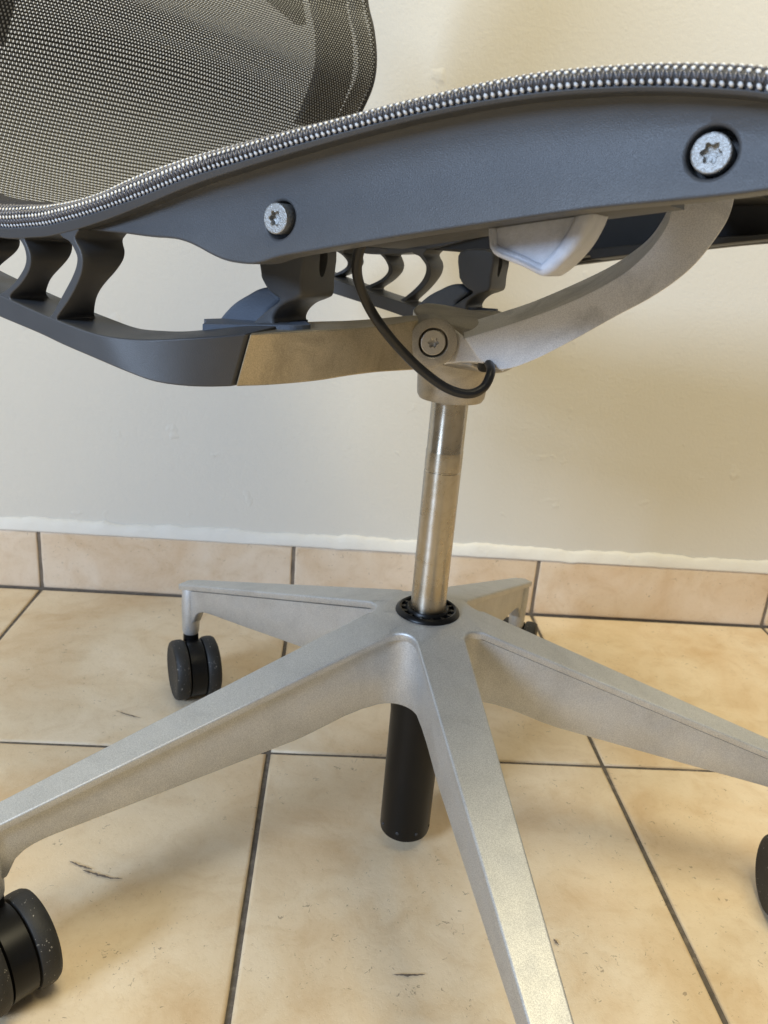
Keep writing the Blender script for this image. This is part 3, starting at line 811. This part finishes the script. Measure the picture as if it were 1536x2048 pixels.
for t in (0, 0.015, 0.05, 0.12, 0.5, 0.88, 0.95, 0.985, 1.0):
    p = fl0.lerp(fl1, t); e = 0.011 * (1 - math.sqrt(max(0.0, 1 - max(0.0, abs(t - 0.5) - 0.38) ** 2 / 0.0145)))
    secs.append([p + Vector((0, e, 0.0014)), p + Vector((0, e, -0.0026)), p + Vector((-0.012, 0.030 - e, -0.0020)), p + Vector((-0.012, 0.030 - e, 0.0020))])
fl = loft("link_flange", secs, M['boot'], chair, 2, 0.0012)
mirror(fl)

# --- clutter under the rail: tray and bracket cells
tray = [(0.0036, -0.1720, 0.4858), (0.0213, -0.1720, 0.4872), (0.0367, -0.1720, 0.4905), (0.0384, -0.1720, 0.4873), (0.0939, -0.1720, 0.4984), (0.1393, -0.1720, 0.5071), (0.1690, -0.1720, 0.5124), (0.1684, -0.1720, 0.5155), (0.1384, -0.1720, 0.5122), (0.0930, -0.1720, 0.5049), (0.0377, -0.1720, 0.4951)]
tr_o = extrude_profile("rail_tray", [xz(tray)], -0.186, -0.150, M['plastic_dark'], chair, 0.0006, 1)
mirror(tr_o)
xb = [(0.118, 0.5335), (0.118, 0.543), (0.162, 0.546), (0.162, 0.5365)]
extrude_profile('seat_crossbar', [xb], -0.183, 0.183, M['plastic_dark'], chair, 0.003, 2)
for a in (((1278,400),(1300,398),(1302,424),(1280,428)), ((1350,396),(1480,380),(1482,400),(1352,412)), ((1500,378),(1560,372),(1560,392),(1500,400))):
    pass

# --- frosted white adjustment lever
pad = [(0.0962, -0.1800, 0.5026), (0.0974, -0.1800, 0.4956), (0.0989, -0.1800, 0.4913), (0.1021, -0.1800, 0.4883), (0.1123, -0.1800, 0.4857), (0.1183, -0.1800, 0.4838), (0.1234, -0.1800, 0.4822), (0.1267, -0.1800, 0.4833), (0.1320, -0.1800, 0.4883), (0.1375, -0.1800, 0.4959), (0.1410, -0.1800, 0.5043), (0.1424, -0.1800, 0.5118)]
win = [(0.0997, -0.1800, 0.5028), (0.1012, -0.1800, 0.4949), (0.1027, -0.1800, 0.4926), (0.1124, -0.1800, 0.4901), (0.1213, -0.1800, 0.4872), (0.1230, -0.1800, 0.4876), (0.1274, -0.1800, 0.4929), (0.1323, -0.1800, 0.5019), (0.1350, -0.1800, 0.5109)]
pd_o = extrude_profile("adjustment_lever", [xz(cr(pad, 3)), xz(cr(win, 3))], -0.182, -0.160, M['frosted'], chair, 0.0026, 4)
pn = extrude_profile("lever_panel", [[(x * 0.5 + y * 0.5, z) for (x, z), (y, _) in zip(xz(cr(pad, 3)), xz(cr(pad, 3)))]], -0.1795, -0.166, M['frosted'], pd_o, 0.001, 2)

# --- cable looping from under the seat down to the hub
tube("control_cable", [(0.0168, -0.1500, 0.4923), (0.0101, -0.1450, 0.4871), (0.0037, -0.1380, 0.4780), (0.0002, -0.1300, 0.4682), (0.0011, -0.1200, 0.4552), (0.0078, -0.1140, 0.4434), (0.0134, -0.1000, 0.4304), (0.0225, -0.0880, 0.4184), (0.0345, -0.0780, 0.4090), (0.0454, -0.0700, 0.4062), (0.0513, -0.0620, 0.4099), (0.0520, -0.0550, 0.4179), (0.0462, -0.0450, 0.4222), (0.0379, -0.0360, 0.4253)], 0.0029, M['cable'], chair, 12, 8)

lathe('cable_ferrule', [(0.0, -0.004), (0.0040, -0.004), (0.0042, 0.006), (0.0036, 0.0075), (0.0, 0.0075)], M['black'], chair, 20, axis_matrix((0.0388, -0.0360, 0.4235), (-0.15, 0.3, -0.9)))

# --- gas column
lathe("gas_column", [(0.0, 0.40), (0.01335, 0.40), (0.01335, 0.3500), (0.01350, 0.3495), (0.01365, 0.3482), (0.01365, 0.3352), (0.0133, 0.3348), (0.0133, 0.3340), (0.01365, 0.3336), (0.01365, 0.205), (0.0, 0.205)], M['steel'], chair, 96)
tubeo = lathe("column_tube", [(0.0, 0.20), (0.0222, 0.20), (0.0220, 0.135), (0.0214, 0.128), (0.0213, 0.016), (0.0208, 0.0135), (0.0195, 0.0125), (0.0180, 0.013), (0.0170, 0.02), (0.0, 0.02)], M['black'], chair, 72)
for k in range(8):
    a = 2 * PI * k / 8 + 0.2; dr = Vector((math.cos(a), math.sin(a), 0))
    lathe("rivet", [(0.0, 0.0006), (0.0010, 0.0005), (0.0015, 0.0), (0.0015, -0.001)], M['plastic_dark'], tubeo, 12, axis_matrix(dr * 0.0213 + Vector((0, 0, 0.021)), dr))

# --- black slotted collar where the column enters the base
ZC = 0.2185
bm = bmesh.new()
lathe_bm([(0.0140, ZC + 0.004), (0.0158, ZC + 0.0048), (0.0172, ZC + 0.003), (0.0172, ZC - 0.004), (0.0140, ZC - 0.004)], 60, bm)
lathe_bm([(0.0208, ZC - 0.004), (0.0208, ZC + 0.0034), (0.0222, ZC + 0.0040), (0.0246, ZC + 0.0022), (0.0252, ZC + 0.0004), (0.0252, ZC - 0.004)], 60, bm)
for k in range(14):
    a = 2 * PI * k / 14
    vs = box_bm(bm, 0.0165, 0.0215, -0.0011, 0.0011, ZC - 0.004, ZC + 0.0030)
    bmesh.ops.rotate(bm, verts=vs, cent=(0, 0, 0), matrix=Matrix.Rotation(a, 3, 'Z'))
lathe_bm([(0.014, ZC - 0.0035), (0.024, ZC - 0.0035)], 60, bm)
me = from_bm(bm); sharp(me, 40)
link("column_collar", me, M['black'], chair)

# --- five-star base
PHI0 = -0.82809
W0, W1, Z0, Z1, RT, RS = 0.03611, 0.02243, 0.21068, 0.13317, 0.3336, 0.3194
RT -= 0.0026
def hw(r): return (W0 + (W1 - W0) * (r - 0.06) / 0.24) / 2
def ztop(r): 
    rr = max(r, 0.034)
    return Z0 + (Z1 - Z0) * (rr - 0.06) / 0.24
ZB = [(0.0, 0.153), (0.035, 0.153), (0.055, 0.152), (0.07, 0.1495), (0.086, 0.1445), (0.106, 0.138), (0.159, 0.1285), (0.222, 0.117), (0.270, 0.1085), (0.282, 0.1063), (0.290, 0.1041), (0.296, 0.1014), (0.301, 0.0978), (0.3045, 0.0935), (0.307, 0.0882), (0.3085, 0.082), (0.4, 0.082)]
def zbot(r):
    for (a, za), (b, zb) in zip(ZB, ZB[1:]):
        if a <= r <= b: return za + (zb - za) * (r - a) / (b - a)
def star_ring(ins, fr):
    """Plan outline inset by ins: per arm the right and left sides, plus the fillet arcs between arms."""
    arms = []; arcs = []
    h36 = PI / 5
    for k in range(5):
        a = PHI0 + k * 2 * PI / 5
        arms.append((Vector((math.cos(a), math.sin(a))), Vector((-math.sin(a), math.cos(a)))))
    sl = (W1 - W0) / 0.24 / 2
    for k in range(5):
        u, v = arms[k]; m_ = Vector((math.cos(PHI0 + (k + 0.5) * 2 * PI / 5), math.sin(PHI0 + (k + 0.5) * 2 * PI / 5)))
        # distance along the bisector where the two (inset) side lines are fr away from the fillet centre
        ang = h36
        base = hw(0.0) - ins
        # side line: lateral = base + sl*r ; centre at distance c on bisector: r=c cos, lat=c sin
        c = (base + fr * math.sqrt(1 + sl * sl)) / (math.sin(ang) - sl * math.cos(ang))
        cen = m_ * c
        n1 = (-v + u * sl).normalized(); u2, v2 = arms[(k + 1) % 5]; n2 = (v2 + u2 * sl).normalized()
        a1 = math.atan2(n1.y, n1.x); a2 = math.atan2(n2.y, n2.x)
        d = (a2 - a1 + PI) % (2 * PI) - PI
        # the arc bulges towards the hub
        arcs.append([cen + fr * Vector((math.cos(a1 + d * i / 12), math.sin(a1 + d * i / 12))) for i in range(13)])
    return arms, arcs
RSAMP = 34
def ring3(bm, ins, fr, zf, tip):
    arms, arcs = star_ring(ins, fr)
    R_, L_, A_ = [], [], []
    for k in range(5):
        u, v = arms[k]
        ra = arcs[k][0].dot(u)
        left, right = [], []
        for i in range(RSAMP + 1):
            t = i / RSAMP
            r = ra + (tip - ra) * (1 - (1 - t) ** 1.7)
            half = hw(r) - ins
            # rounded tip corners
            e = tip - r; rad = 0.006
            if e < rad: half -= rad - math.sqrt(max(rad * rad - (rad - e) ** 2, 0))
            for lst, sg in ((left, 1), (right, -1)):
                p = u * r + v * half * sg
                lst.append(bm.verts.new((p.x, p.y, zf(r))))
        L_.append(left); R_.append(right)
        A_.append([bm.verts.new((p.x, p.y, zf(p.length))) for p in arcs[k][1:-1]])
    loop = []
    for k in range(5):
        loop += R_[k][::-1] + L_[k][::1] if False else []
    # closed loop: arm k right side outward, left side inward, arc to next arm
    for k in range(5):
        loop += R_[k] + L_[k][::-1] + A_[k]
    return loop, R_, L_, A_
bm = bmesh.new()
FR = 0.0135
layers = [(0.0042, FR + 0.0042, lambda r: ztop(r), RT - 0.0042), (0.0016, FR + 0.0016, lambda r: ztop(r), RT - 0.0016), (0.0013, FR + 0.001, lambda r: ztop(r), RT - 0.0013), (0.0004, FR + 0.0003, lambda r: ztop(r) - 0.00035, RT - 0.0004), (0.0, FR, lambda r: ztop(r) - 0.0012, RT),
          (0.0, FR, lambda r: ztop(r) - 0.0016, RT), (0.0, FR, lambda r: ztop(r) - 0.0056, RT), (0.0002, FR + 0.0002, lambda r: ztop(r) - 0.0060, RT - 0.0002), (0.0082, FR + 0.006, lambda r: ztop(r) - 0.0064, RT - 0.0008),
          (0.0084, FR + 0.0064, lambda r: ztop(r) - 0.0082, RT - 0.0008), (0.0056, FR + 0.006, lambda r: ztop(r) - 0.0092, RT - 0.0008), (0.0055, FR + 0.006, lambda r: ztop(r) - 0.0120, RT - 0.0008), (0.0056, FR + 0.006, lambda r: (ztop(r) * 0.5 + zbot(r) * 0.5), RT - 0.0012), (0.0056, FR + 0.007, lambda r: zbot(r) + 0.0016, RT - 0.0025), (0.0066, FR + 0.008, zbot, RT - 0.004)]
rings = [ring3(bm, *l) for l in layers]
for (a, *_), (b, *_) in zip(rings, rings[1:]):
    n = len(a)
    for i in range(n): bm.faces.new((a[i], a[(i+1) % n], b[(i+1) % n], b[i]))
def cap_star(ring, zf, rin):
    loop, R_, L_, A_ = ring
    for k in range(5):
        for i in range(RSAMP): bm.faces.new((R_[k][i], R_[k][i+1], L_[k][i+1], L_[k][i]))
    hubring = []
    for k in range(5): hubring += [R_[k][0], L_[k][0]] + A_[k]
    prev = hubring
    for f in (0.66, 0.33, 0.0):
        inner = []
        for v in hubring:
            p = Vector((v.co.x, v.co.y)); q = p.lerp(p.normalized() * rin, 1 - f)
            inner.append(bm.verts.new((q.x, q.y, zf(q.length))))
        n = len(prev)
        for i in range(n): bm.faces.new((prev[i], prev[(i+1) % n], inner[(i+1) % n], inner[i]))
        prev = inner
    return prev
cap_star(rings[0], ztop, 0.0155)
cap_star(rings[-1], zbot, 0.0215)
me = from_bm(bm, "star_base"); sharp(me, 50)
base = link("star_base", me, M['alu_base'], chair)

for k in range(5):
    a = PHI0 + k * 2 * PI / 5
    lathe("castor_socket", [(0.0, 0.128), (0.0070, 0.126), (0.0094, 0.118), (0.0097, 0.100), (0.0090, 0.070), (0.0082, 0.0672), (0.0, 0.0672)], M['alu_base'], base, 32, Matrix.Translation((RS * math.cos(a), RS * math.sin(a), 0)))

# --- twin-wheel castors
WR = 0.0325
def rim_profile(w):
    return [(0.0, -w/2 + 0.002), (0.020, -w/2 + 0.001), (0.026, -w/2 + 0.0002), (WR - 0.0042, -w/2), (WR - 0.0018, -w/2 + 0.0010), (WR - 0.0004, -w/2 + 0.0034), (WR, 0.0), (WR - 0.0002, w/2 - 0.0028), (WR - 0.0016, w/2 - 0.0004), (WR - 0.0042, w/2), (0.012, w/2), (0.0, w/2)]
wheel_me = None
def make_castor():
    c = D.objects.new("castor", None); COL.objects.link(c); c.parent = chair
    tr = 0.017
    for sg in (-1, 1):
        mx = Matrix.Translation((tr, sg * 0.0165, WR)) @ Matrix.Rotation(PI / 2 * sg, 4, 'X')
        lathe("wheel", rim_profile(0.0145), M['wheel'], c, 64, mx)
    bm = bmesh.new()
    mx = Matrix.Translation((tr, 0, WR)) @ Matrix.Rotation(PI / 2, 4, 'X')
    lathe_bm([(0.0, -0.0086), (0.0285, -0.0086), (0.0302, -0.0078), (0.0302, 0.0078), (0.0285, 0.0086), (0.0, 0.0086)], 56, bm, mx)
    me = from_bm(bm); sharp(me, 40); link("hood", me, M['black'], c)
    lathe("stem", [(0.0, 0.070), (0.0078, 0.070), (0.0082, 0.064), (0.0082, 0.050), (0.0, 0.050)], M['black'], c, 24)
    return c
cast = make_castor()
for k, heading in enumerate([10, -100, 70, -67.5, -44]):
    a = PHI0 + k * 2 * PI / 5
    if k == 0: o = cast
    else:
        o = cast.copy(); COL.objects.link(o); o.parent = chair
        for ch in cast.children:
            d = ch.copy(); COL.objects.link(d); d.parent = o
    o.location = (RS * math.cos(a), RS * math.sin(a), 0)
    o.rotation_euler = (0, 0, math.radians(34) + math.radians(heading))
